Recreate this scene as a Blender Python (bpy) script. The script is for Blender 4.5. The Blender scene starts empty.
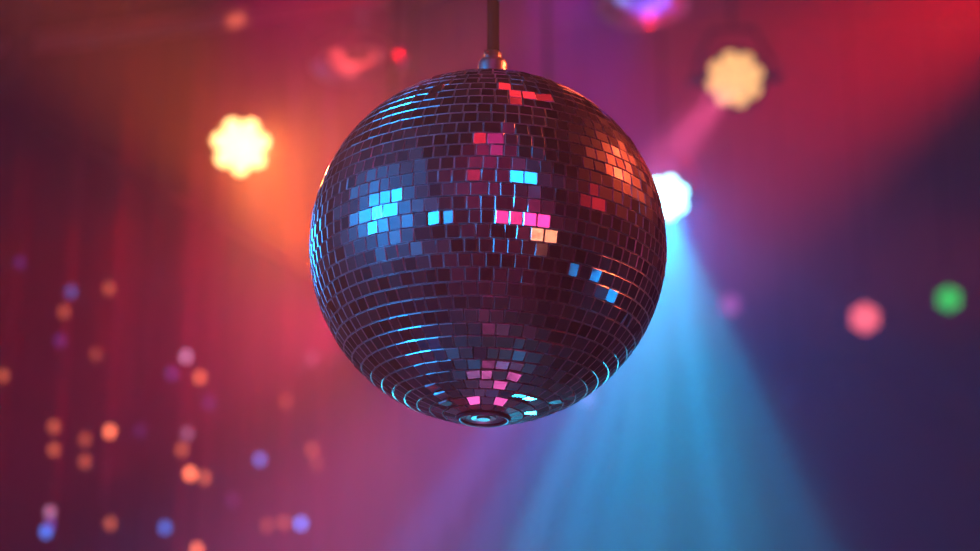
import bpy, bmesh, math, random
from mathutils import Vector, Matrix, Quaternion
random.seed(11)
PI = math.pi
sc = bpy.context.scene
COL = sc.collection

# ---------------------------------------------------------------- camera numbers
W, H = 980, 551
FPX = 2124.0                       # focal length in pixels
PITCH = math.radians(19.27)
CAM = Vector((0, 0, 1.5))
RT = Vector((1, 0, 0))
FW = Vector((0, math.cos(PITCH), math.sin(PITCH)))
UP = Vector((0, -math.sin(PITCH), math.cos(PITCH)))
def ray(px, py):
    return (FW + RT * ((px - W / 2) / FPX) + UP * ((H / 2 - py) / FPX)).normalized()
def at(px, py, y):                 # the point seen at a pixel at depth y into the room
    d = ray(px, py); return CAM + d * (y / d.y)
def proj(p):
    q = p - CAM; z = q.dot(FW)
    return (W / 2 + FPX * q.dot(RT) / z, H / 2 - FPX * q.dot(UP) / z)

def lin(r, g, b):
    f = lambda c: c / 12.92 if c <= 0.04045 else ((c + 0.055) / 1.055) ** 2.4
    return (f(r / 255), f(g / 255), f(b / 255), 1.0)

# ---------------------------------------------------------------- materials
def mat(name, color=(.5, .5, .5, 1), rough=.5, metal=0.0, emit=None, strength=0.0, coat=0.0, noise=None, bump=None):
    m = bpy.data.materials.new(name); m.use_nodes = True
    nt = m.node_tree; b = nt.nodes['Principled BSDF']
    b.inputs['Base Color'].default_value = color
    b.inputs['Roughness'].default_value = rough
    b.inputs['Metallic'].default_value = metal
    b.inputs['Coat Weight'].default_value = coat
    if emit:
        b.inputs['Emission Color'].default_value = emit
        b.inputs['Emission Strength'].default_value = strength
    if noise or bump:
        tc = nt.nodes.new('ShaderNodeTexCoord'); n = nt.nodes.new('ShaderNodeTexNoise')
        n.inputs['Scale'].default_value = (noise or bump)[0]; n.inputs['Detail'].default_value = 4
        nt.links.new(tc.outputs['Object'], n.inputs['Vector'])
        if noise:
            mx = nt.nodes.new('ShaderNodeMix'); mx.data_type = 'RGBA'
            mx.inputs[6].default_value = color; mx.inputs[7].default_value = noise[1]
            nt.links.new(n.outputs['Fac'], mx.inputs[0]); nt.links.new(mx.outputs[2], b.inputs['Base Color'])
        if bump:
            bp = nt.nodes.new('ShaderNodeBump'); bp.inputs['Distance'].default_value = bump[1]
            bp.inputs['Strength'].default_value = .6
            nt.links.new(n.outputs['Fac'], bp.inputs['Height']); nt.links.new(bp.outputs['Normal'], b.inputs['Normal'])
    return m
M = {}
M['wall'] = mat('dark_painted_wall', (.035, .028, .035, 1), .85, noise=(3, (.025, .02, .025, 1)), bump=(14, .01))
M['ceiling'] = mat('black_ceiling', (.035, .028, .035, 1), .9, noise=(4, (.02, .018, .02, 1)))
M['floor'] = mat('dance_floor', (.10, .08, .09, 1), .22, noise=(2, (.06, .05, .06, 1)))
M['black_metal'] = mat('black_powder_coat', (.018, .018, .02, 1), .42, .3)
M['steel'] = mat('painted_steel_pipe', (.25, .22, .24, 1), .35, .8)
M['rail'] = mat('matt_black_rail', (.005, .004, .005, 1), .9, 0)
M['rail'].node_tree.nodes['Principled BSDF'].inputs['Specular IOR Level'].default_value = .25
M['chrome'] = mat('chrome', (.85, .85, .88, 1), .16, 1.0)
M['satin'] = mat('satin_chrome', (.9, .9, .92, 1), .38, 1.0)
M['rod'] = mat('blackened_rod', (.08, .05, .055, 1), .3, .85)
M['dish'] = mat('glossy_enamel_dish', (.6, .42, .5, 1), .28, .35, coat=.5)
M['curtain'] = mat('plum_velvet', (.011, .006, .010, 1), .9, noise=(9, (.008, .005, .007, 1)))
M['curtain'].node_tree.nodes['Principled BSDF'].inputs['Specular IOR Level'].default_value = .2
M['backing'] = mat('ball_backing', (.012, .009, .013, 1), .4, .2)
M['rim'] = mat('ball_rim_plastic', (.35, .16, .26, 1), .3, .8)
M['drop'] = mat('matt_black_tube', (.006, .006, .006, 1), 1.0)
M['drop'].node_tree.nodes['Principled BSDF'].inputs['Specular IOR Level'].default_value = .1
M['wire'] = mat('black_wire', (.01, .01, .01, 1), .5)
def emi(name, c, s):
    m = mat(name, (.02, .02, .02, 1), .3, 0, c, s)
    try: m.cycles.emission_sampling = 'NONE'
    except Exception: pass
    return m
def mirror_glass():
    m = bpy.data.materials.new('mirror_tile_glass'); m.use_nodes = True
    nt = m.node_tree; nt.nodes.clear()
    N = nt.nodes.new; Lk = nt.links.new
    out = N('ShaderNodeOutputMaterial'); g = N('ShaderNodeNewGeometry')
    r = N('ShaderNodeValToRGB'); r.color_ramp.elements[0].color = (.24, .20, .23, 1); r.color_ramp.elements[1].color = (.72, .66, .70, 1)
    Lk(g.outputs['Random Per Island'], r.inputs['Fac'])
    mul = N('ShaderNodeMath'); mul.operation = 'MULTIPLY'; mul.inputs[1].default_value = 7.31
    fr = N('ShaderNodeMath'); fr.operation = 'FRACT'
    Lk(g.outputs['Random Per Island'], mul.inputs[0]); Lk(mul.outputs[0], fr.inputs[0])
    mr = N('ShaderNodeMapRange'); mr.inputs['To Min'].default_value = .07; mr.inputs['To Max'].default_value = .2
    Lk(fr.outputs[0], mr.inputs['Value'])
    tc = N('ShaderNodeTexCoord'); n = N('ShaderNodeTexNoise'); n.inputs['Scale'].default_value = 90; n.inputs['Detail'].default_value = 2
    bp = N('ShaderNodeBump'); bp.inputs['Distance'].default_value = .0006; bp.inputs['Strength'].default_value = .25
    Lk(tc.outputs['Object'], n.inputs['Vector']); Lk(n.outputs['Fac'], bp.inputs['Height'])
    a = N('ShaderNodeBsdfGlossy'); a.distribution = 'GGX'; c = N('ShaderNodeBsdfGlossy'); c.distribution = 'GGX'
    Lk(r.outputs['Color'], a.inputs['Color']); Lk(mr.outputs[0], a.inputs['Roughness']); Lk(bp.outputs['Normal'], a.inputs['Normal'])
    Lk(r.outputs['Color'], c.inputs['Color']); c.inputs['Roughness'].default_value = .36
    mx = N('ShaderNodeMixShader'); mx.inputs[0].default_value = .3
    Lk(a.outputs[0], mx.inputs[1]); Lk(c.outputs[0], mx.inputs[2]); Lk(mx.outputs[0], out.inputs['Surface'])
    return m
M['mirror'] = mirror_glass()
M['edge'] = mat('ground_tile_edge', (.8, .8, .85, 1), .34, 1.0)

# ---------------------------------------------------------------- helpers
def obj(name, bm, m, parent=None, smooth=False):
    me = bpy.data.meshes.new(name)
    bmesh.ops.recalc_face_normals(bm, faces=bm.faces[:])
    bm.to_mesh(me); bm.free()
    for x in (m if isinstance(m, (list, tuple)) else [m]): me.materials.append(x)
    if smooth:
        for p in me.polygons: p.use_smooth = True
    o = bpy.data.objects.new(name, me); COL.objects.link(o)
    if parent: o.parent = parent
    return o
def tag(o, label, cat, group=None, kind=None):
    o['label'] = label; o['category'] = cat
    if group: o['group'] = group
    if kind: o['kind'] = kind
    return o
def thing(name, loc, label, cat, group=None):
    o = bpy.data.objects.new(name, None); COL.objects.link(o); o.location = loc
    o.empty_display_size = .1
    return tag(o, label, cat, group)
def frame(z):                       # rotation taking +Z to direction z
    return Vector((0, 0, 1)).rotation_difference(Vector(z).normalized()).to_matrix()
def lathe(bm, prof, seg=32, rot=None, off=(0, 0, 0), ph=0):
    rot = rot or Matrix.Identity(3); off = Vector(off); rings = []
    for r, z in prof:
        if r < 1e-6: rings.append([bm.verts.new(rot @ Vector((0, 0, z)) + off)])
        else: rings.append([bm.verts.new(rot @ Vector((r * math.cos(ph + 2 * PI * k / seg), r * math.sin(ph + 2 * PI * k / seg), z)) + off) for k in range(seg)])
    for a, b in zip(rings, rings[1:]):
        for k in range(seg):
            k2 = (k + 1) % seg
            if len(a) == 1 and len(b) == 1: continue
            if len(a) == 1: bm.faces.new((a[0], b[k], b[k2]))
            elif len(b) == 1: bm.faces.new((a[k], b[0], a[k2]))
            else: bm.faces.new((a[k], b[k], b[k2], a[k2]))
    return bm
def tube(bm, p, q, r, seg=12):
    p, q = Vector(p), Vector(q); L = (q - p).length
    return lathe(bm, [(0, 0), (r, 0), (r, L), (0, L)], seg, frame(q - p), p)
def path(bm, pts, r, seg=10):
    for a, b in zip(pts, pts[1:]): tube(bm, a, b, r, seg)
    return bm
def box(bm, c, s, rot=None):
    rot = rot or Matrix.Identity(3); c = Vector(c)
    v = [bm.verts.new(rot @ Vector((x * s[0] / 2, y * s[1] / 2, z * s[2] / 2)) + c) for x in (-1, 1) for y in (-1, 1) for z in (-1, 1)]
    for f in ((0, 1, 3, 2), (4, 6, 7, 5), (0, 4, 5, 1), (2, 3, 7, 6), (0, 2, 6, 4), (1, 5, 7, 3)):
        bm.faces.new([v[i] for i in f])
    return bm
def structure(name, bm, m):
    o = obj(name, bm, m); o['kind'] = 'structure'; return o

# ---------------------------------------------------------------- the room
CZ = 7.6                             # ceiling height
X0, X1, Y0, Y1 = -5.0, 5.0, -5.0, 12.5
T = .12
structure('floor', box(bmesh.new(), ((X0 + X1) / 2, (Y0 + Y1) / 2, -T / 2), (X1 - X0 + 2 * T, Y1 - Y0 + 2 * T, T)), M['floor'])
structure('ceiling', box(bmesh.new(), ((X0 + X1) / 2, (Y0 + Y1) / 2, CZ + T / 2), (X1 - X0 + 2 * T, Y1 - Y0 + 2 * T, T)), M['ceiling'])
structure('wall_back', box(bmesh.new(), ((X0 + X1) / 2, Y1 + T / 2, CZ / 2), (X1 - X0 + 2 * T, T, CZ)), M['wall'])
structure('wall_front', box(bmesh.new(), ((X0 + X1) / 2, Y0 - T / 2, CZ / 2), (X1 - X0 + 2 * T, T, CZ)), M['wall'])
structure('wall_left', box(bmesh.new(), (X0 - T / 2, (Y0 + Y1) / 2, CZ / 2), (T, Y1 - Y0, CZ)), M['wall'])
structure('wall_right', box(bmesh.new(), (X1 + T / 2, (Y0 + Y1) / 2, CZ / 2), (T, Y1 - Y0, CZ)), M['wall'])

# ---------------------------------------------------------------- lamps
POWER = {}
POWER.update({'warm_a': (1939.5, 422.0, 73.3), 'warm_b': (0.0, 0.0, 0.0), 'warm_c': (0.0, 0.0, 0.0), 'warm_d': (0.0, 0.0, 0.0), 'warm_e': (223.3, 106.3, 42.6), 'warm_f': (0.0, 0.0, 0.0), 'warm_wide': (0.0, 0.0, 0.0), 'amber_tight': (2301.2, 223.4, 716.5), 'amber_mid': (0.0, 0.0, 0.0), 'blue_mid': (0, 1726.2, 2877.0), 'blue_tight': (0, 0.0, 0.0), 'blue_wide': (0, 100.9, 504.3), 'blue_left': (0, 365.5, 1827.6), 'blue_halo': (0, 5.7, 28.4), 'red_corner': (0.0, 0.0, 0.0), 'red_near': (0.0, 0.0, 0.0), 'red_near_wide': (0.0, 0.0, 0.0), 'red_corner_wide': (7751.9, 0.0, 0.0), 'crimson_a': (1279.7, 0.0, 0.0), 'violet_side': (2290.7, 0.0, 0.0), 'magenta_left': (8485.6, 0.0, 941.4), 'magenta_wide': (0.0, 0.0, 0.0), 'magenta_right': (0.0, 0.0, 0.0), 'red_down': (0.0, 0.0, 0.0), 'red_tight': (0.0, 0.0, 0.0), 'back_pink': (253.5, 0.0, 32.8), 'back_pink_b': (1101.7, 128.3, 5.0), 'back_pink_c': (0.0, 0.0, 0.0), 'back_red': (107.4, 10.3, 0.0), 'back_violet': (75.2, 0.0, 0.0), 'magenta_mid': (0.0, 0.0, 0.0), 'magenta_low': (0.0, 0.0, 0.0), 'magenta_top': (807.6, 0.0, 287.3), 'violet_band': (0.0, 0.0, 92.9), 'violet_mid': (0.0, 0.0, 52.8), 'violet_top': (0.0, 0.0, 826.9), 'violet_right': (0.0, 0.0, 0.0), 'curtain_wash': (0.0, 0.0, 0.0), 'ray0': (0, 0.0, 0.0), 'ray1': (0, 2208.5, 11042.6), 'ray2': (0, 1736.5, 8682.3), 'ray3': (0, 8109.9, 19309.2), 'ray4': (0, 6504.0, 15485.6), 'ray5': (0, 6694.2, 15938.6), 'ray6': (0, 5832.0, 13885.6), 'ray7': (0, 1748.5, 4163.1), 'ray8': (0, 5639.7, 13427.8), 'ray9': (0, 1734.6, 4130.0), 'ray10': (0, 1786.3, 4253.0), 'ray11': (0, 0.0, 0.0), 'ray12': (0, 135.4, 676.8), 'ball_blue': (2, 150, 460), 'ball_orange': (230, 24, 8), 'ball_crimson': (14, 0.3, 0.7), 'ball_blue_b': (0, 4, 12), 'ball_blue_c': (0, 4, 12), 'ball_orange_b': (3, 1, 0.5), 'ball_red_b': (2, 0.05, 0.1), 'ball_pink': (7, 0.3, 2), 'ball_red': (3, 0.1, 0.15), 'ball_floor_blue': (4, 120, 190), 'ball_floor_pink': (3, 0.4, 1.7), 'front_wall_wash': (1500, 60, 520), 'pipe_glow': (900, 170, 60), 'dish_glow': (700, 80, 60), 'dish_blue': (50, 80, 700)})  # POWER
def spot(gid, loc, target, size_deg, blend=.6, radius=.04, parent=None, gain=1.0):
    rgb = [c * gain for c in POWER.get(gid, (0, 0, 0))]
    e = max(rgb)
    if e <= 0: return None
    l = bpy.data.lights.new('beam', 'SPOT'); l.color = [c / e for c in rgb]; l.energy = e
    l.spot_size = math.radians(size_deg); l.spot_blend = blend; l.shadow_soft_size = radius
    o = bpy.data.objects.new('beam', l); COL.objects.link(o)
    d = Vector(target) - Vector(loc)
    o.rotation_mode = 'QUATERNION'; o.rotation_quaternion = d.to_track_quat('-Z', 'Y')
    o.location = loc
    if parent:
        o.parent = parent; o.location = Vector(loc) - parent.location
    return o

def par_lamp(name, pos, target, emat, label, group=None, ring=.083, lens_r=.026, n=7, scale=1.0, pole=True, rear=None, cat='stage light', n2=0, ph=0.3):
    """LED par can: can, bezel, yoke, drop pipe, one lens per LED."""
    root = thing(name, pos, label, cat, group)
    d = (Vector(target) - Vector(pos)).normalized(); R = frame(d)
    ro = ring + lens_r + .006
    L = .20 * scale
    bm = bmesh.new()
    lathe(bm, [(0, -L), (ro * .55, -L), (ro * .8, -L * .86), (ro * .92, -L * .45), (ro, -L * .1), (ro, .006), (ro - .004, .006), (ro - .004, -.004), (0, -.004)], 40, R)
    obj('can', bm, M['black_metal'], root, True)
    bm = bmesh.new()
    lathe(bm, [(ro, -.02), (ro + .005, -.02), (ro + .005, .010), (ro, .010), (ro, -.02)], 40, R)
    obj('bezel', bm, M['black_metal'], root)
    spots_ = [(0, 0)] + [(ring * math.cos(ph + 2 * PI * k / n), ring * math.sin(ph + 2 * PI * k / n)) for k in range(n)]
    if n2: spots_ += [(ring * .5 * math.cos(2 * PI * k / n2), ring * .52 * math.sin(2 * PI * k / n2)) for k in range(n2)]
    first = None
    for (x, y) in spots_:
        bm = bmesh.new()
        lathe(bm, [(lens_r, 0), (lens_r * .95, .006), (lens_r * .7, .013), (lens_r * .35, .0165), (0, .018)], 18, Matrix.Identity(3))
        if first is None:
            first = obj('lens', bm, emat, root, True); o = first
        else:
            bm.free(); o = first.copy(); COL.objects.link(o); o.parent = root
        o.location = R @ Vector((x, y, 0)); o.rotation_mode = 'QUATERNION'; o.rotation_quaternion = R.to_quaternion()
    # yoke in the plane of the side axis
    side = d.cross(Vector((0, 0, 1)));  side = side.normalized() if side.length > .01 else Vector((1, 0, 0))
    c = -d * (L * .45); w = ro + .03
    top = c + Vector((0, 0, ro + .09))
    bm = bmesh.new()
    path(bm, [c + side * w, c + side * w + Vector((0, 0, ro * .6)), top + side * w * .55, top - side * w * .55, c - side * w + Vector((0, 0, ro * .6)), c - side * w], .009)
    obj('yoke', bm, M['black_metal'], root)
    for s in (-1, 1):
        bm = tube(bmesh.new(), c + side * s * (ro * .9), c + side * s * (w + .03), .016)
        obj('knob', bm, M['black_metal'], root)
    if not pole:                     # floor stand instead of a drop pipe
        bm = bmesh.new(); h = Vector(pos).z
        for s in (-1, 1):
            path(bm, [c + side * s * (w + .01), Vector((c.x + side.x * s * w, c.y + side.y * s * w, -h + .012)), Vector((c.x + side.x * s * w + d.x * .15, c.y + side.y * s * w + .16, -h + .012))], .01)
            tube(bm, Vector((c.x + side.x * s * w, c.y + side.y * s * w, -h + .012)), Vector((c.x + side.x * s * w, c.y + side.y * s * w - .16, -h + .012)), .011)
        obj('floor_stand', bm, M['black_metal'], root)
    if pole:
        bm = tube(bmesh.new(), top, Vector((top.x, top.y, CZ - Vector(pos).z)), .008)
        obj('drop_pipe', bm, M['drop'], root)
    return root, d

# -- warm lamp beside the ball
p = at(241, 146, 6.6)
E_warm = emi('warm_led', (1, .6, .22, 1), 5)
r, d = par_lamp('par_lamp', p, CAM + Vector((-.3, 0, -.2)), E_warm, 'glowing amber LED lamp on the curtain side of the mirror ball', 'hanging LED par lamps', ring=.070, lens_r=.026, n2=5)
q = p + d * .05
BALL = CAM + ray(488, 247.5) * 2.99
spot('warm_a', q, BALL, 15, 1, .06, r)
spot('warm_b', q, at(330, 330, 3.5), 18, 1, .06, r)
spot('warm_c', q, at(310, 430, 3.6), 24, 1, .06, r)
spot('warm_d', q, at(335, 260, 5.4), 30, 1, .06, r)
spot('warm_e', q, at(290, 330, 5.6), 24, 1, .06, r)
spot('warm_f', q, at(330, 240, 6.25), 36, 1, .06, r)
spot('warm_wide', q, at(260, 330, 4.4), 110, 1, .06, r)

# -- upper right amber lamp with red beam
p = at(735, 79, 6.9)
E_amb = emi('amber_led', (1, .5, .17, 1), 1.5)
r, d = par_lamp('par_lamp', p, CAM + Vector((.1, 0, 0)), E_amb, 'peach coloured LED lamp hanging high in the red haze, eight discs in a flower', 'hanging LED par lamps', ring=.074, lens_r=.0275, n=8, n2=4, ph=.1)
q = p + d * .05
spot('amber_tight', q, at(640, 190, 6.4), 15, .8, .05, r)
spot('amber_mid', q, at(640, 190, 5.6), 45, 1, .05, r)

# -- blue lamp half behind the ball
p = at(666, 198, 7.6)
E_blue = emi('cyan_led', (.3, .85, 1, 1), 12)
r, d = par_lamp('par_lamp', p, CAM + Vector((.1, 0, -.1)), E_blue, 'bright cyan LED lamp peeking out from behind the mirror ball', 'hanging LED par lamps', ring=.060, lens_r=.021, n2=5)
q = p + d * .05
for i, (px, py, y, sz) in enumerate([(345, 551, 5.6, 4.3), (410, 551, 5.6, 4.0), (475, 551, 5.7, 3.6), (525, 551, 5.7, 3.2), (570, 551, 5.8, 3.6), (612, 551, 5.8, 3.2), (650, 551, 5.8, 3.2), (690, 551, 5.8, 3.2),
                                      (722, 551, 5.8, 3.2), (760, 551, 5.8, 3.6), (810, 540, 5.9, 4.3), (860, 420, 6.2, 3.6), (900, 350, 6.4, 3.6)]):
    spot('ray%d' % i, q, at(px, py, y), sz, 1, .02, r)
spot('blue_mid', q, at(655, 551, 5.6), 24, 1.0, .03, r)
spot('blue_tight', q, at(690, 450, 6.0), 14, 1.0, .03, r)
spot('blue_wide', q, at(600, 540, 5.2), 60, 1.0, .03, r)
spot('blue_left', q, at(450, 540, 5.4), 22, 1.0, .03, r)
spot('blue_halo', q, at(690, 330, 5.0), 150, 1.0, .03, r)

# -- small far lamps
def pin(px, py, y, col_, st, label, rr=.045, lens=.02):
    q = at(px, py, y)
    par_lamp('pin_lamp', q, CAM, emi('pin_led', col_, st), label, 'small far pin lamps', ring=rr * .62, lens_r=lens, n=6, scale=.45)
pin(865, 318, 9.5, lin(235, 95, 105), 1.9, 'small salmon pink pin lamp hanging near the green one', rr=.066, lens=.029)
pin(949, 299, 9.5, lin(10, 175, 75), 1.7, 'small green pin lamp hanging far from the mirror ball', rr=.056, lens=.025)
pin(730, 305, 10.0, lin(170, 80, 160), 1.0, 'dim mauve pin lamp seen through the blue haze', rr=.046, lens=.021)
pin(587, 398, 10.0, lin(150, 150, 230), .9, 'faint lavender pin lamp just under the rim of the mirror ball', rr=.03, lens=.014)
pin(790, 396, 10.5, lin(60, 80, 160), .4, 'barely glowing blue pin lamp low beside the blue beams', rr=.024, lens=.011)
pin(527, 480, 10.5, lin(150, 90, 170), .5, 'barely glowing violet pin lamp low under the mirror ball', rr=.024, lens=.011)

# ---------------------------------------------------------------- haze
w = bpy.data.worlds.new('hazy_air'); sc.world = w; w.use_nodes = True
nt = w.node_tree; nt.nodes.clear()
out = nt.nodes.new('ShaderNodeOutputWorld'); bg = nt.nodes.new('ShaderNodeBackground')
bg.inputs['Color'].default_value = (0, 0, 0, 1); bg.inputs['Strength'].default_value = 0
nt.links.new(bg.outputs[0], out.inputs['Surface'])
vs = nt.nodes.new('ShaderNodeVolumeScatter')
vs.inputs['Color'].default_value = (1, 1, 1, 1)
vs.inputs['Density'].default_value = .035; vs.inputs['Anisotropy'].default_value = .25
nt.links.new(vs.outputs[0], out.inputs['Volume'])

# ---------------------------------------------------------------- unseen wash lamps, most of them added to tint the haze
def wash(gid, pos, target, size, label, emit_c, emit_s, ring=.083, blend=.9, rad=.06, lens=.028):
    if gid in POWER and max(POWER[gid]) <= 0: return
    r, d = par_lamp('unseen_lamp', Vector(pos), target, emi('wash_led', emit_c, emit_s), label, 'wash lamps around the room', ring=ring, lens_r=lens, pole=pos[2] > 2)
    spot(gid, Vector(pos) + d * .05, target, size, blend, rad, r)
C = at(488, 247.5, 1); dC = ray(488, 247.5)
BALL_R = .25
BD = 2.99
C = CAM + dC * BD
E_R, E_M, E_V = lin(255, 60, 40), lin(255, 60, 140), lin(140, 80, 255)
wash('red_corner', at(1120, -110, 8.4), at(760, 200, 7.6), 13, 'red wash lamp high above the far corner', E_R, 3, blend=1)
wash('red_near', at(1060, -75, 7.6), at(800, 140, 7.6), 16, 'red wash lamp nearest to the far corner of the picture', E_R, 3, blend=1)
wash('red_near_wide', at(1090, -95, 7.0), at(800, 140, 7.0), 30, 'red wash lamp hanging before its tighter neighbour', E_R, 3, blend=1)
wash('red_corner_wide', at(1200, -120, 9.2), at(720, 130, 8.0), 26, 'red wash lamp high on the corner beside its tighter twin', E_R, 3, blend=1)
wash('crimson_a', at(1500, -150, 8.2), at(800, 10, 10.8), 18, 'unseen crimson fill lamp added by the side wall above the violet one', E_R, 3, blend=1)  # added fill that reddens the upper haze
wash('violet_side', at(1520, 330, 9.4), at(760, 250, 8.0), 14, 'unseen violet fill lamp added by the side wall', E_V, 3, blend=1)  # added side fill; the lenses are violet, the beam red
wash('magenta_left', at(270, -560, 6.0), at(325, 300, 5.9), 19, 'unseen magenta fill lamp added above the dish pendant', E_M, 3, blend=1)  # added from above to redden the haze beside the ball
wash('magenta_wide', at(-60, -330, 5.4), at(330, 350, 5.0), 34, 'unseen magenta fill lamp added highest above the dish pendant', E_M, 3, blend=1)
wash('magenta_right', at(860, -200, 8.2), at(840, 200, 8.4), 30, 'unseen magenta fill lamp added between the peach lamp and the far corner', E_M, 3, blend=1)
wash('red_down', at(60, -560, 5.2), at(250, 240, 5.2), 26, 'unseen red fill lamp added above the amber lamp', E_R, 3, blend=1)
wash('red_tight', at(-450, -120, 4.6), at(330, 150, 4.6), 26, 'unseen red fill lamp added near the dark corner of the curtain', E_R, 3, blend=1)
wash('back_pink', at(376, 325, 5.8), at(285, 330, 5.3), 42, 'unseen rose fill lamp added right behind the mirror ball', E_M, 3, blend=1)  # added out of sight to brighten the haze beside the ball
r = [o for o in COL.objects if o.name.startswith('unseen_lamp') and o.parent is None][-1]
spot('back_pink_b', r.location + (at(300, 235, 5.5) - r.location).normalized() * .17, at(300, 235, 5.5), 40, 1, .06, r)  # extra beam from the same added lamp
spot('back_pink_c', r.location + (at(310, 390, 5.6) - r.location).normalized() * .17, at(310, 390, 5.6), 44, 1, .06, r)
wash('back_red', at(400, 215, 6.3), at(300, 225, 5.7), 34, 'unseen red fill lamp added behind the upper half of the mirror ball', E_R, 3, blend=1)  # another added lamp behind the ball, warms the same haze
r = [o for o in COL.objects if o.name.startswith('unseen_lamp') and o.parent is None][-1]
spot('pipe_glow', r.location + (at(232, 16, 6.55) - r.location).normalized() * .17, at(232, 16, 6.57), 4.5, 1, .03, r)  # added spot that puts a glint on the pipe
spot('dish_glow', r.location + (at(357, 66, 6.8) - r.location).normalized() * .17, at(357, 66, 6.8), 9, .8, .05, r)  # added spot that lights up the reddish dish
wash('back_violet', at(560, 190, 6.3), at(640, 90, 6.7), 30, 'unseen violet fill lamp added right behind the mirror ball', E_V, 3, blend=1)  # added behind the ball; violet lenses, red beam
r = [o for o in COL.objects if o.name.startswith('unseen_lamp') and o.parent is None][-1]
spot('dish_blue', r.location + (at(642, 6, 6.9) - r.location).normalized() * .17, at(642, 6, 6.9), 9, .8, .05, r)  # added spot that gives the other dish its blue
wash('front_wall_wash', (0.3, -0.6, 6.7), (0, -4.6, 1.5), 150, 'unseen plum fill lamp added facing the wall behind the camera', E_M, 3, blend=1)  # added so the tiles mirror a plum-lit room
wash('magenta_mid', at(380, -180, 7.4), at(400, 420, 7.2), 16, 'unseen magenta fill lamp added between the dish pendants', E_M, 3, blend=1)
wash('magenta_low', at(300, 990, 5.2), at(340, 300, 5.4), 22, 'unseen magenta floor fill lamp added beside the curtain', E_M, 3, blend=1)
wash('magenta_top', at(690, -120, 8.0), at(480, 50, 7.8), 34, 'unseen magenta fill lamp added above the mirror ball', E_M, 3, blend=1)  # added magenta fill for the upper haze
wash('violet_band', at(820, -130, 8.3), at(600, 60, 7.9), 30, 'unseen violet fill lamp added above the peach lamp', E_V, 3, blend=1)  # added violet fill across the upper haze
wash('violet_mid', at(760, -260, 8.6), at(800, 300, 8.0), 26, 'unseen violet fill lamp added highest over the blue beams', E_V, 3, blend=1)  # faint violet fill added above the beams
wash('violet_top', at(560, -170, 8.2), at(590, 200, 8.2), 40, 'unseen violet fill lamp added high behind the mirror ball', E_V, 3, blend=1)  # added violet fill for the haze behind the ball
wash('violet_right', at(1090, 120, 7.6), at(800, 330, 8.0), 50, 'unseen violet fill lamp added high near the green pin lamp', E_V, 3, blend=1)
wash('curtain_wash', (-1.0, 2.0, 6.6), at(120, 400, 8.0), 55, 'unseen violet fill lamp added facing the curtain', E_V, 3, blend=1)

# ---------------------------------------------------------------- mirror ball
def reflect_dir(px, py):
    """direction in which the ball's surface at a pixel mirrors the camera's ray"""
    d = ray(px, py); oc = CAM - C; b = d.dot(oc); c = oc.dot(oc) - BALL_R ** 2
    disc = b * b - c
    t = -b - math.sqrt(max(disc, 0)); P = CAM + d * t; n = (P - C).normalized()
    return P, d - 2 * d.dot(n) * n
def wash_from(gid, px, py, dist, size, label, ec, es, ring=.083, lens=.028, rad=.1):  # unseen lamp put where the ball mirrors it as a glint
    P, r_ = reflect_dir(px, py)
    pos = P + r_ * dist
    wash(gid, pos, C, size, label, ec, es, ring, .5, rad, lens)
    return pos
L_blue = wash_from('ball_blue', 384, 212, 2.6, 14, 'unseen blue lamp placed for glints on the mirror ball', lin(110, 220, 255), 40, ring=.045, lens=.02, rad=.07)
L_orange = wash_from('ball_orange', 621, 170, 2.6, 14, 'unseen orange lamp placed for glints on the mirror ball', lin(255, 190, 90), 50, ring=.035, lens=.018, rad=.05)
L_pink = wash_from('ball_pink', 532, 219, 3.2, 12, 'unseen pink lamp placed for glints on the mirror ball', lin(255, 50, 125), 1.1, ring=.12, lens=.045, rad=.12)
L_red = wash_from('ball_red', 520, 100, 2.9, 12, 'unseen deep red lamp placed over the camera side for glints', lin(210, 15, 30), .7, ring=.12, lens=.045, rad=.12)
wash_from('ball_crimson', 596, 200, 3.4, 12, 'unseen crimson lamp added to tint the mirror ball', lin(220, 30, 30), .15, ring=.12, lens=.045, rad=.5)  # added for the crimson tint on the ball's side
L_blue_b = wash_from('ball_blue_b', 528, 178, 3.9, 6, 'unseen blue lamp added high over the camera side for glints', lin(20, 110, 210), .8, ring=.055, lens=.03, rad=.05)  # small added lamps from here, each for a few glints
L_blue_c = wash_from('ball_blue_c', 594, 288, 3.0, 6, 'unseen blue lamp added low by the side wall for glints', lin(40, 140, 230), .9, ring=.05, lens=.03, rad=.05)
L_or_b = wash_from('ball_orange_b', 541, 236, 3.2, 6, 'unseen amber lamp added below the pink one for glints', lin(240, 120, 80), .6, ring=.06, lens=.03, rad=.05)
L_red_b = wash_from('ball_red_b', 478, 154, 3.6, 6, 'unseen red lamp added straight over the camera for glints', lin(190, 10, 25), .55, ring=.04, lens=.025, rad=.05)
L_cyan = Vector((C.x + .36, 9.0, .42)); L_floor = Vector((C.x + .05, C.y + .85, .42))
wash('ball_floor_blue', L_cyan, C, 7, 'unseen blue uplight added on the floor behind the mirror ball', lin(40, 190, 255), 9, ring=.12, lens=.045, blend=.5, rad=.12)  # added so the bottom plate and nearby tiles mirror blue
wash('ball_floor_pink', L_floor, C, 15, 'unseen pink uplight added on the floor below the mirror ball', lin(230, 60, 140), .5, ring=.12, lens=.045, blend=.5, rad=.12)  # added so the lower tiles mirror pink

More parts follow.
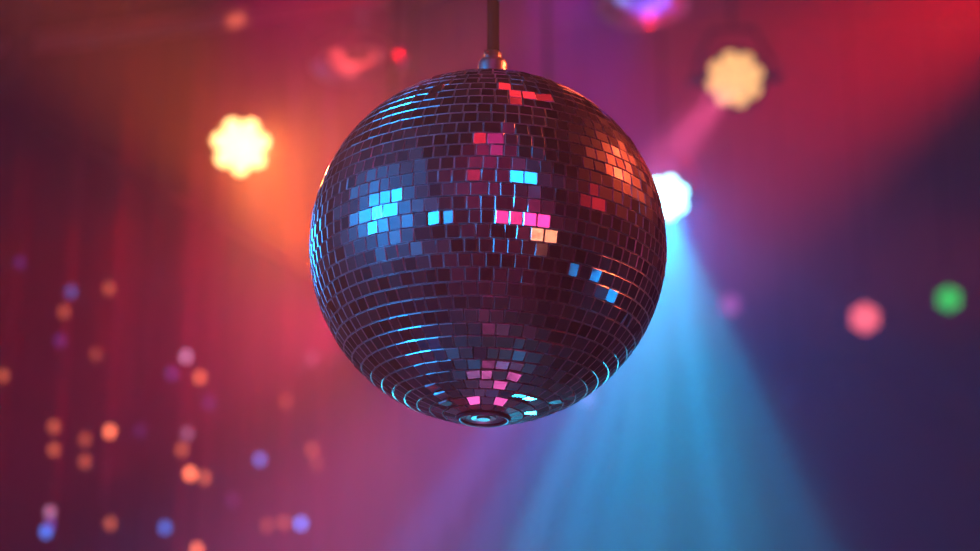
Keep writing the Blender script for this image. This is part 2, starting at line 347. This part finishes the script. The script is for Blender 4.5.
ax = Vector((math.sin(math.radians(1.4)), 0, math.cos(math.radians(1.4))))
RB = frame(ax)
ball = thing('disco_ball', C, 'large mirrored disco ball of small square tiles hanging from the dark rod', 'disco ball')
bm = bmesh.new(); bmesh.ops.create_uvsphere(bm, u_segments=96, v_segments=64, radius=BALL_R - .0035)
obj('core', bm, M['backing'], ball, True)
TILE = BALL_R * .0745
rows = int(round(PI * BALL_R / TILE))
th0, th1 = math.radians(4.6), PI - math.radians(8.6)
rows = int(round((th1 - th0) * BALL_R / TILE))
dth = (th1 - th0) / rows
special = [  # tiles knocked out of true so that they catch one of the lamps
 (507, 217, 'p'), (522, 218, 'p'), (536, 220, 'p'), (549, 221, 'p'), (534, 235, 'o2'), (549, 238, 'o2'),
 (480, 136, 'r2'), (477, 172, 'r2'), (517, 97, 'r'), (528, 99, 'r'), (538, 100, 'r'), (503, 88, 'r'), (515, 90, 'r'),
 (522, 178, 'b2'), (535, 179, 'b2'), (577, 273, 'b3'), (610, 302, 'b3'), (449, 216, 'b'), (437, 216, 'b'),
 (485, 349, 'b'), (530, 338, 'b'), (592, 236, 'b'), (550, 356, 'b'),
 (432, 392, 'f'), (440, 397, 'f'), (447, 402, 'f'), (515, 399, 'f'), (522, 393, 'f'), (529, 397, 'f'), (556, 403, 'f'), (536, 412, 'f'), (572, 397, 'f'),
 (490, 361, 'q'), (506, 363, 'q'), (475, 373, 'q'), (492, 374, 'q'), (508, 376, 'q'), (482, 385, 'q'), (500, 386, 'q'), (480, 399, 'q'), (499, 400, 'q'), (520, 366, 'q')]
tgt = {'p': L_pink, 'o': L_orange, 'r': L_red, 'b': L_blue, 'f': L_cyan, 'q': L_floor, 'o2': L_or_b, 'r2': L_red_b, 'b3': L_blue_c, 'b2': L_blue_b}
bm = bmesh.new()
GAP = .0007; CH = .0009; TH = .0035
cells = []
for i in range(rows):
    ta = th0 + i * dth; tb = ta + dth; tm = (ta + tb) / 2
    n = max(8, int(round(2 * PI * math.sin(tm) * BALL_R / TILE)))
    off = random.random() * 2 * PI
    cuts = [0]
    wts = [random.choice((.82, .95, 1, 1, 1.05, 1.3)) if random.random() < .4 else 1 for _ in range(n)]
    tot = sum(wts)
    for q in wts: cuts.append(cuts[-1] + q / tot * 2 * PI)
    for a, b in zip(cuts, cuts[1:]): cells.append((ta, tb, a + off, b + off))
def sph(t, p_): return RB @ Vector((math.sin(t) * math.cos(p_), math.sin(t) * math.sin(p_), math.cos(t)))
cent = []
for (ta, tb, a, b) in cells:
    cent.append(sph((ta + tb) / 2, (a + b) / 2))
vdir = [(CAM - (C + c * BALL_R)).normalized() for c in cent]
over = {}
for (px, py, k) in special:
    best = min((i for i in range(len(cells)) if vdir[i].dot(cent[i]) > .1), key=lambda i: (Vector(proj(C + cent[i] * BALL_R)) - Vector((px, py))).length)
    over[best] = k
for i, (ta, tb, a, b) in enumerate(cells):
    c0 = cent[i]
    ga = GAP / BALL_R; 
    def quad(inset, h):
        res = []
        for (t, p_) in ((ta + ga / 2 + inset / BALL_R, a), (tb - ga / 2 - inset / BALL_R, a), (tb - ga / 2 - inset / BALL_R, b), (ta + ga / 2 + inset / BALL_R, b)):
            s = math.sin(t) * BALL_R
            e = (ga * BALL_R / 2 + inset) / max(s, 1e-4)
            p2 = p_ + (e if p_ == a else -e)
            res.append(sph(t, p2) * BALL_R)
        # flat tile: push every corner onto the tile's own plane
        cc = sum(res, Vector()) / 4
        nn = (res[2] - res[0]).cross(res[3] - res[1]).normalized()
        if nn.dot(c0) < 0: nn = -nn
        return [v + nn * h for v in res], cc, nn
    q3, cc, nn = quad(CH, .0008); q2, _, _ = quad(0, .0008 - CH); q1, _, _ = quad(0, -TH)
    sd = .9 if random.random() < .8 else 3.0
    if i in over:
        hv = (vdir[i] + (tgt[over[i]] - (C + c0 * BALL_R)).normalized()).normalized()
        if over[i] in ('q', 'b'): hv = (hv + Vector((random.gauss(0, .024), random.gauss(0, .024), random.gauss(0, .024)))).normalized()
        rotq = nn.rotation_difference(hv)
        if rotq.angle > math.radians(16): rotq = Quaternion(rotq.axis, math.radians(16))
    else:
        tx = random.gauss(0, math.radians(sd)); ty = random.gauss(0, math.radians(sd))
        u = nn.orthogonal().normalized()
        rotq = Quaternion(u, tx) @ Quaternion(nn.cross(u), ty)
    rotq = rotq @ Quaternion(nn, random.gauss(0, math.radians(1.0)))
    vs3 = [[bm.verts.new(cc + rotq @ (v - cc)) for v in q] for q in (q3, q2, q1)]
    f = bm.faces.new(vs3[0]); f.material_index = 0
    for u_, v_ in ((0, 1), (1, 2)):
        for k in range(4):
            f = bm.faces.new((vs3[u_][k], vs3[v_][k], vs3[v_][(k + 1) % 4], vs3[u_][(k + 1) % 4])); f.material_index = 1
    f = bm.faces.new(vs3[2][::-1]); f.material_index = 1
o = obj('mirror_tiles', bm, [M['mirror'], M['edge']], ball); o['kind'] = 'stuff'
zb = -BALL_R
bm = bmesh.new()
lathe(bm, [(.028, zb + .006), (.030, zb - .001), (.0345, zb - .0028), (.0375, zb + .001), (.0375, zb + .008), (.028, zb + .008), (.028, zb + .006)], 48, RB)
obj('bottom_rim', bm, M['rim'], ball, True)
bm = bmesh.new()
lathe(bm, [(.029, zb + .001), (.0245, zb + .0035), (.0235, zb + .001), (.018, zb + .0035), (.017, zb + .0005), (.010, zb + .002), (.009, zb - .001), (0, zb - .001), (0, zb + .012), (.029, zb + .012), (.029, zb + .001)], 48, RB)
obj('bottom_plate', bm, M['satin'], ball)
zt = BALL_R
bm = bmesh.new()
lathe(bm, [(0, zt - .012), (.0195, zt - .012), (.0215, zt + .006), (.0215, zt + .031), (.0195, zt + .037), (.0135, zt + .039), (.0125, zt + .041), (.0125, zt + .049), (.0100, zt + .052), (0, zt + .052)], 40, RB)
obj('mounting_cap', bm, M['satin'], ball, True)
bm = bmesh.new(); lathe(bm, [(0, -.004), (.0035, -.004), (.004, 0), (.0035, .004), (0, .004)], 16, frame((-.2, -1, .0)), RB @ Vector((-.009, -.0105, zt + .0455)))
obj('set_screw', bm, M['chrome'], ball, True)

top = C + RB @ Vector((0, 0, zt + .052))
rod = thing('hanging_rod', top, 'dark metal rod that holds the mirror ball from the ceiling', 'rod')
bm = tube(bmesh.new(), (0, 0, 0), (.0, 0, CZ - top.z - .06), .0088, 24); obj('pole', bm, M['rod'], rod, True)
bm = lathe(bmesh.new(), [(0, 0), (.045, 0), (.05, .006), (.05, .06), (0, .06)], 32, None, (0, 0, CZ - top.z - .06)); obj('ceiling_plate', bm, M['rod'], rod)
bm = bmesh.new(); lathe(bm, [(0, 0), (.004, .001), (.005, .005), (.004, .009), (0, .01)], 16, frame((.75, -.66, 0)), (.0055, -.0055, .083)); obj('bolt', bm, M['chrome'], rod, True)

# ---------------------------------------------------------------- dish pendants
def dish(pos, label, rad=.165, tilt=(0, 0, 1), stem_off=.05):
    r = thing('dish_pendant', pos, label, 'pendant lamp', 'dish shaped pendants under the ceiling')
    bm = bmesh.new(); R = frame(tilt)
    lathe(bm, [(.03, .10), (.07, .095), (.12, .065), (.165, .03), (rad, .0), (rad - .002, -.006), (rad - .012, -.004), (.155, .022), (.11, .05), (.06, .055), (.0, .058)], 48, R)
    obj('shade', bm, M['dish'], r, True)
    bm = bmesh.new(); lathe(bm, [(0, .03), (.05, .035), (.055, .06), (0, .062)], 24, R); obj('socket', bm, M['black_metal'], r, True)
    bm = bmesh.new(); tube(bm, R @ Vector((0, 0, .09)), (0, 0, CZ - pos[2]), .02, 16); obj('stem', bm, M['steel'], r, True)
dish(at(357, 66, 6.8), 'reddish dish pendant on a grey stem, its whole rim in view beside the ball rod')
dish(at(642, 6, 6.9), 'bluish dish pendant cut off by the top of the picture')

# ceiling truss pipe in the dark corner
a, b = at(-60, 56, 6.1), at(300, 8, 6.7)
pr = thing('ceiling_pipe', a, 'dark lighting pipe crossing the shadowy corner above the amber lamp', 'pipe')
dd = (b - a)
bm = tube(bmesh.new(), -dd * .3, dd * 1.5, .035, 24); obj('pipe', bm, M['steel'], pr, True)
for f in (-.1, 1.3):
    q = dd * f; bm = tube(bmesh.new(), q, (q.x, q.y, CZ - a.z), .01); obj('hanger', bm, M['drop'], pr)
    bm = lathe(bmesh.new(), [(.035, -.02), (.045, -.02), (.045, .02), (.035, .02)], 20, frame(dd), q); obj('clamp', bm, M['black_metal'], pr)

# ---------------------------------------------------------------- curtain and the glowing bulbs for its sparkle
ZR = 4.15
def on_z(px, py, z):
    d = ray(px, py); return CAM + d * ((z - CAM.z) / d.z)
A = on_z(0, 128, ZR); B = on_z(200, 236, ZR)
cd = (B - A); cd.z = 0; cl = cd.length; cd.normalize(); cn = Vector((cd.y, -cd.x, 0))
if cn.y > 0: cn = -cn
s0, s1 = -1.5, 3.82
bm = bmesh.new(); nS = 520; thick = .012; prev = None
for i in range(nS + 1):
    s = s0 + (s1 - s0) * i / nS
    off = .06 * math.sin(s * 2 * PI / .30 + 1.2 * math.sin(s * 3.1)) + .022 * math.sin(s * 2 * PI / .13)
    P0 = A + cd * s
    col_ = []
    for (z, k) in ((CZ - .02, .6), (ZR, 1.0), (2.2, 1.0), (.06, 1.2)):
        for side in (0, thick):
            q = P0 + cn * (off * k - side); col_.append(bm.verts.new((q.x, q.y, z)))
    if prev:
        for j in range(3):
            bm.faces.new((prev[2 * j], col_[2 * j], col_[2 * j + 2], prev[2 * j + 2]))
            bm.faces.new((prev[2 * j + 1], prev[2 * j + 3], col_[2 * j + 3], col_[2 * j + 1]))
        bm.faces.new((prev[0], prev[1], col_[1], col_[0])); bm.faces.new((prev[6], col_[6], col_[7], prev[7]))
    prev = col_
cur = obj('stage_curtain', bm, M['curtain'], None, True)
tag(cur, 'dark plum pleated stage curtain hanging behind the glowing sparkle bulbs', 'curtain')
q0, q1 = A + cd * s0 + cn * .13, A + cd * 2.2 + cn * .13
rl = thing('curtain_rail', q0, 'dark slanting metal rail that carries the sparkle bulb strands before the curtain', 'curtain rail')
bm = tube(bmesh.new(), (0, 0, 0), q1 - q0, .012, 16); obj('rail', bm, M['rail'], rl, True)
for f in (.1, .37, .62, .9):
    q = (q1 - q0) * f; obj('hanger', tube(bmesh.new(), q, (q.x, q.y, CZ - q0.z), .012), M['drop'], rl)

cols = {'o': (lin(255, 120, 80), 'orange'), 'b': (lin(60, 130, 255), 'blue'), 'p': (lin(210, 140, 190), 'mauve'), 'v': (lin(120, 70, 190), 'violet')}
bulbs = [(71, 291, 'b', .25), (64, 311, 'o', .3), (109, 288, 'o', .35), (96, 354, 'o', .2), (3, 375, 'o', .35), (186, 356, 'p', .8), (172, 373, 'v', .3),
 (200, 377, 'o', .8), (209, 402, 'v', .2), (187, 433, 'p', .4), (182, 449, 'o', .5), (190, 473, 'o', 2.0), (204, 477, 'o', .7), (110, 431, 'o', 1.4),
 (85, 439, 'o', .3), (85, 461, 'o', .35), (54, 426, 'o', .4), (54, 449, 'o', .4), (50, 512, 'p', .5), (46, 531, 'b', .8), (49, 524, 'v', .6), (110, 523, 'o', .5),
 (165, 527, 'b', .7), (260, 459, 'b', .8), (312, 358, 'p', .25), (286, 401, 'o', .3), (312, 449, 'o', .4), (316, 462, 'o', .25), (267, 525, 'o', .3),
 (284, 522, 'o', .4), (301, 523, 'b', 1.6), (197, 549, 'o', 1.3), (60, 340, 'v', .2), (20, 262, 'v', .15), (140, 430, 'v', .12), (232, 500, 'v', .15)]
def on_curtain(px, py, off=.13):
    d = ray(px, py); P0 = A + cn * off
    t = (P0 - CAM).dot(cn) / d.dot(cn); return CAM + d * t
emats = {}
strands = {}
for (px, py, c, s_) in bulbs:
    q = on_curtain(px, py); s = (q - A).dot(cd); strands.setdefault(round(s / .055), []).append((q, c, s_))
nth = 0
for key in sorted(strands):
    L = strands[key]; names = sorted({cols[c][1] for _, c, _ in L})
    P0 = A + cn * .13 + cd * (key * .055)
    nb = len(L)
    hi = max(L, key=lambda e: e[0].z)
    root = thing('sparkle_strand', (P0.x, P0.y, ZR), '', 'sparkle bulbs', 'bulb strands standing in for curtain sparkle')  # emissive bulbs stand in for the coloured sparkle on the curtain
    root['label'] = 'strand'
    strands[key] = (L, root, names, proj(hi[0]))
    zl = min(q.z for q, _, _ in L) - .35
    pts = [Vector((0.005 * math.sin(z_ * 1.3 + key), 0, -z_ * (ZR - zl) / 12)) for z_ in range(13)]
    bm = path(bmesh.new(), pts, .0018, 6)
    obj('wire', bm, M['wire'], root)
    for (q, c, s_) in L:
        mk = (c, s_)
        if mk not in emats: emats[mk] = emi('bulb_' + cols[c][1], cols[c][0], s_ * 2.2)
        loc = q - Vector((P0.x, P0.y, ZR))
        bm = bmesh.new(); lathe(bm, [(0, -.020), (.009, -.017), (.0135, -.006), (.0135, .004), (.008, .013), (.006, .015)], 14)
        o = obj('bulb', bm, emats[mk], root, True); o.location = loc
        bm = bmesh.new(); lathe(bm, [(.0062, .012), (.0075, .014), (.0075, .030), (.004, .034), (0, .034)], 12)
        o = obj('bulb_socket', bm, M['wire'], root, True); o.location = loc
place = ['at the outer edge of the curtain', 'by the outer edge of the curtain', 'near the dark outer part of the curtain', 'in the dark outer part of the curtain']
ks = sorted(strands)
words = {1: 'one', 2: 'two', 3: 'three', 4: 'four', 5: 'five', 6: 'six', 7: 'seven', 8: 'eight'}
ordn = ['first', 'second', 'third', 'fourth', 'fifth', 'sixth', 'seventh', 'eighth', 'ninth', 'tenth', 'eleventh', 'twelfth', 'thirteenth', 'fourteenth', 'fifteenth', 'sixteenth',
        'seventeenth', 'eighteenth', 'nineteenth', 'twentieth', 'twenty-first', 'twenty-second', 'twenty-third', 'twenty-fourth', 'twenty-fifth', 'twenty-sixth', 'twenty-seventh', 'twenty-eighth']
order = sorted(ks, key=lambda k: proj(strands[k][0][0][0])[0])
for i, k in enumerate(order):
    L, root, names, pp = strands[k]
    root['label'] = f"string of {words[len(L)]} {' and '.join(names) if len(names) < 3 else 'mixed coloured'} glowing bulb{'s' if len(L) > 1 else ''} for curtain sparkle, {ordn[i]} string from the left"

# ---------------------------------------------------------------- camera
cd_ = bpy.data.cameras.new('camera'); cam = bpy.data.objects.new('camera', cd_); COL.objects.link(cam)
cam.location = CAM; cam.rotation_euler = (PI / 2 + PITCH, 0, 0)
cd_.sensor_width = 36; cd_.lens = 36 * FPX / W; cd_.clip_end = 100
cd_.dof.use_dof = True; cd_.dof.focus_distance = BD - .13; cd_.dof.aperture_fstop = 2.2
sc.camera = cam

sc.view_settings.view_transform = 'Standard'; sc.view_settings.look = 'None'
sc.view_settings.exposure = 0.0; sc.view_settings.gamma = 1.0; sc.view_settings.use_curve_mapping = False
sc.cycles.use_denoising = True
sc.cycles.max_bounces = 6; sc.cycles.glossy_bounces = 3; sc.cycles.diffuse_bounces = 2
sc.cycles.volume_bounces = 1; sc.cycles.transmission_bounces = 2
sc.cycles.sample_clamp_indirect = 4.0
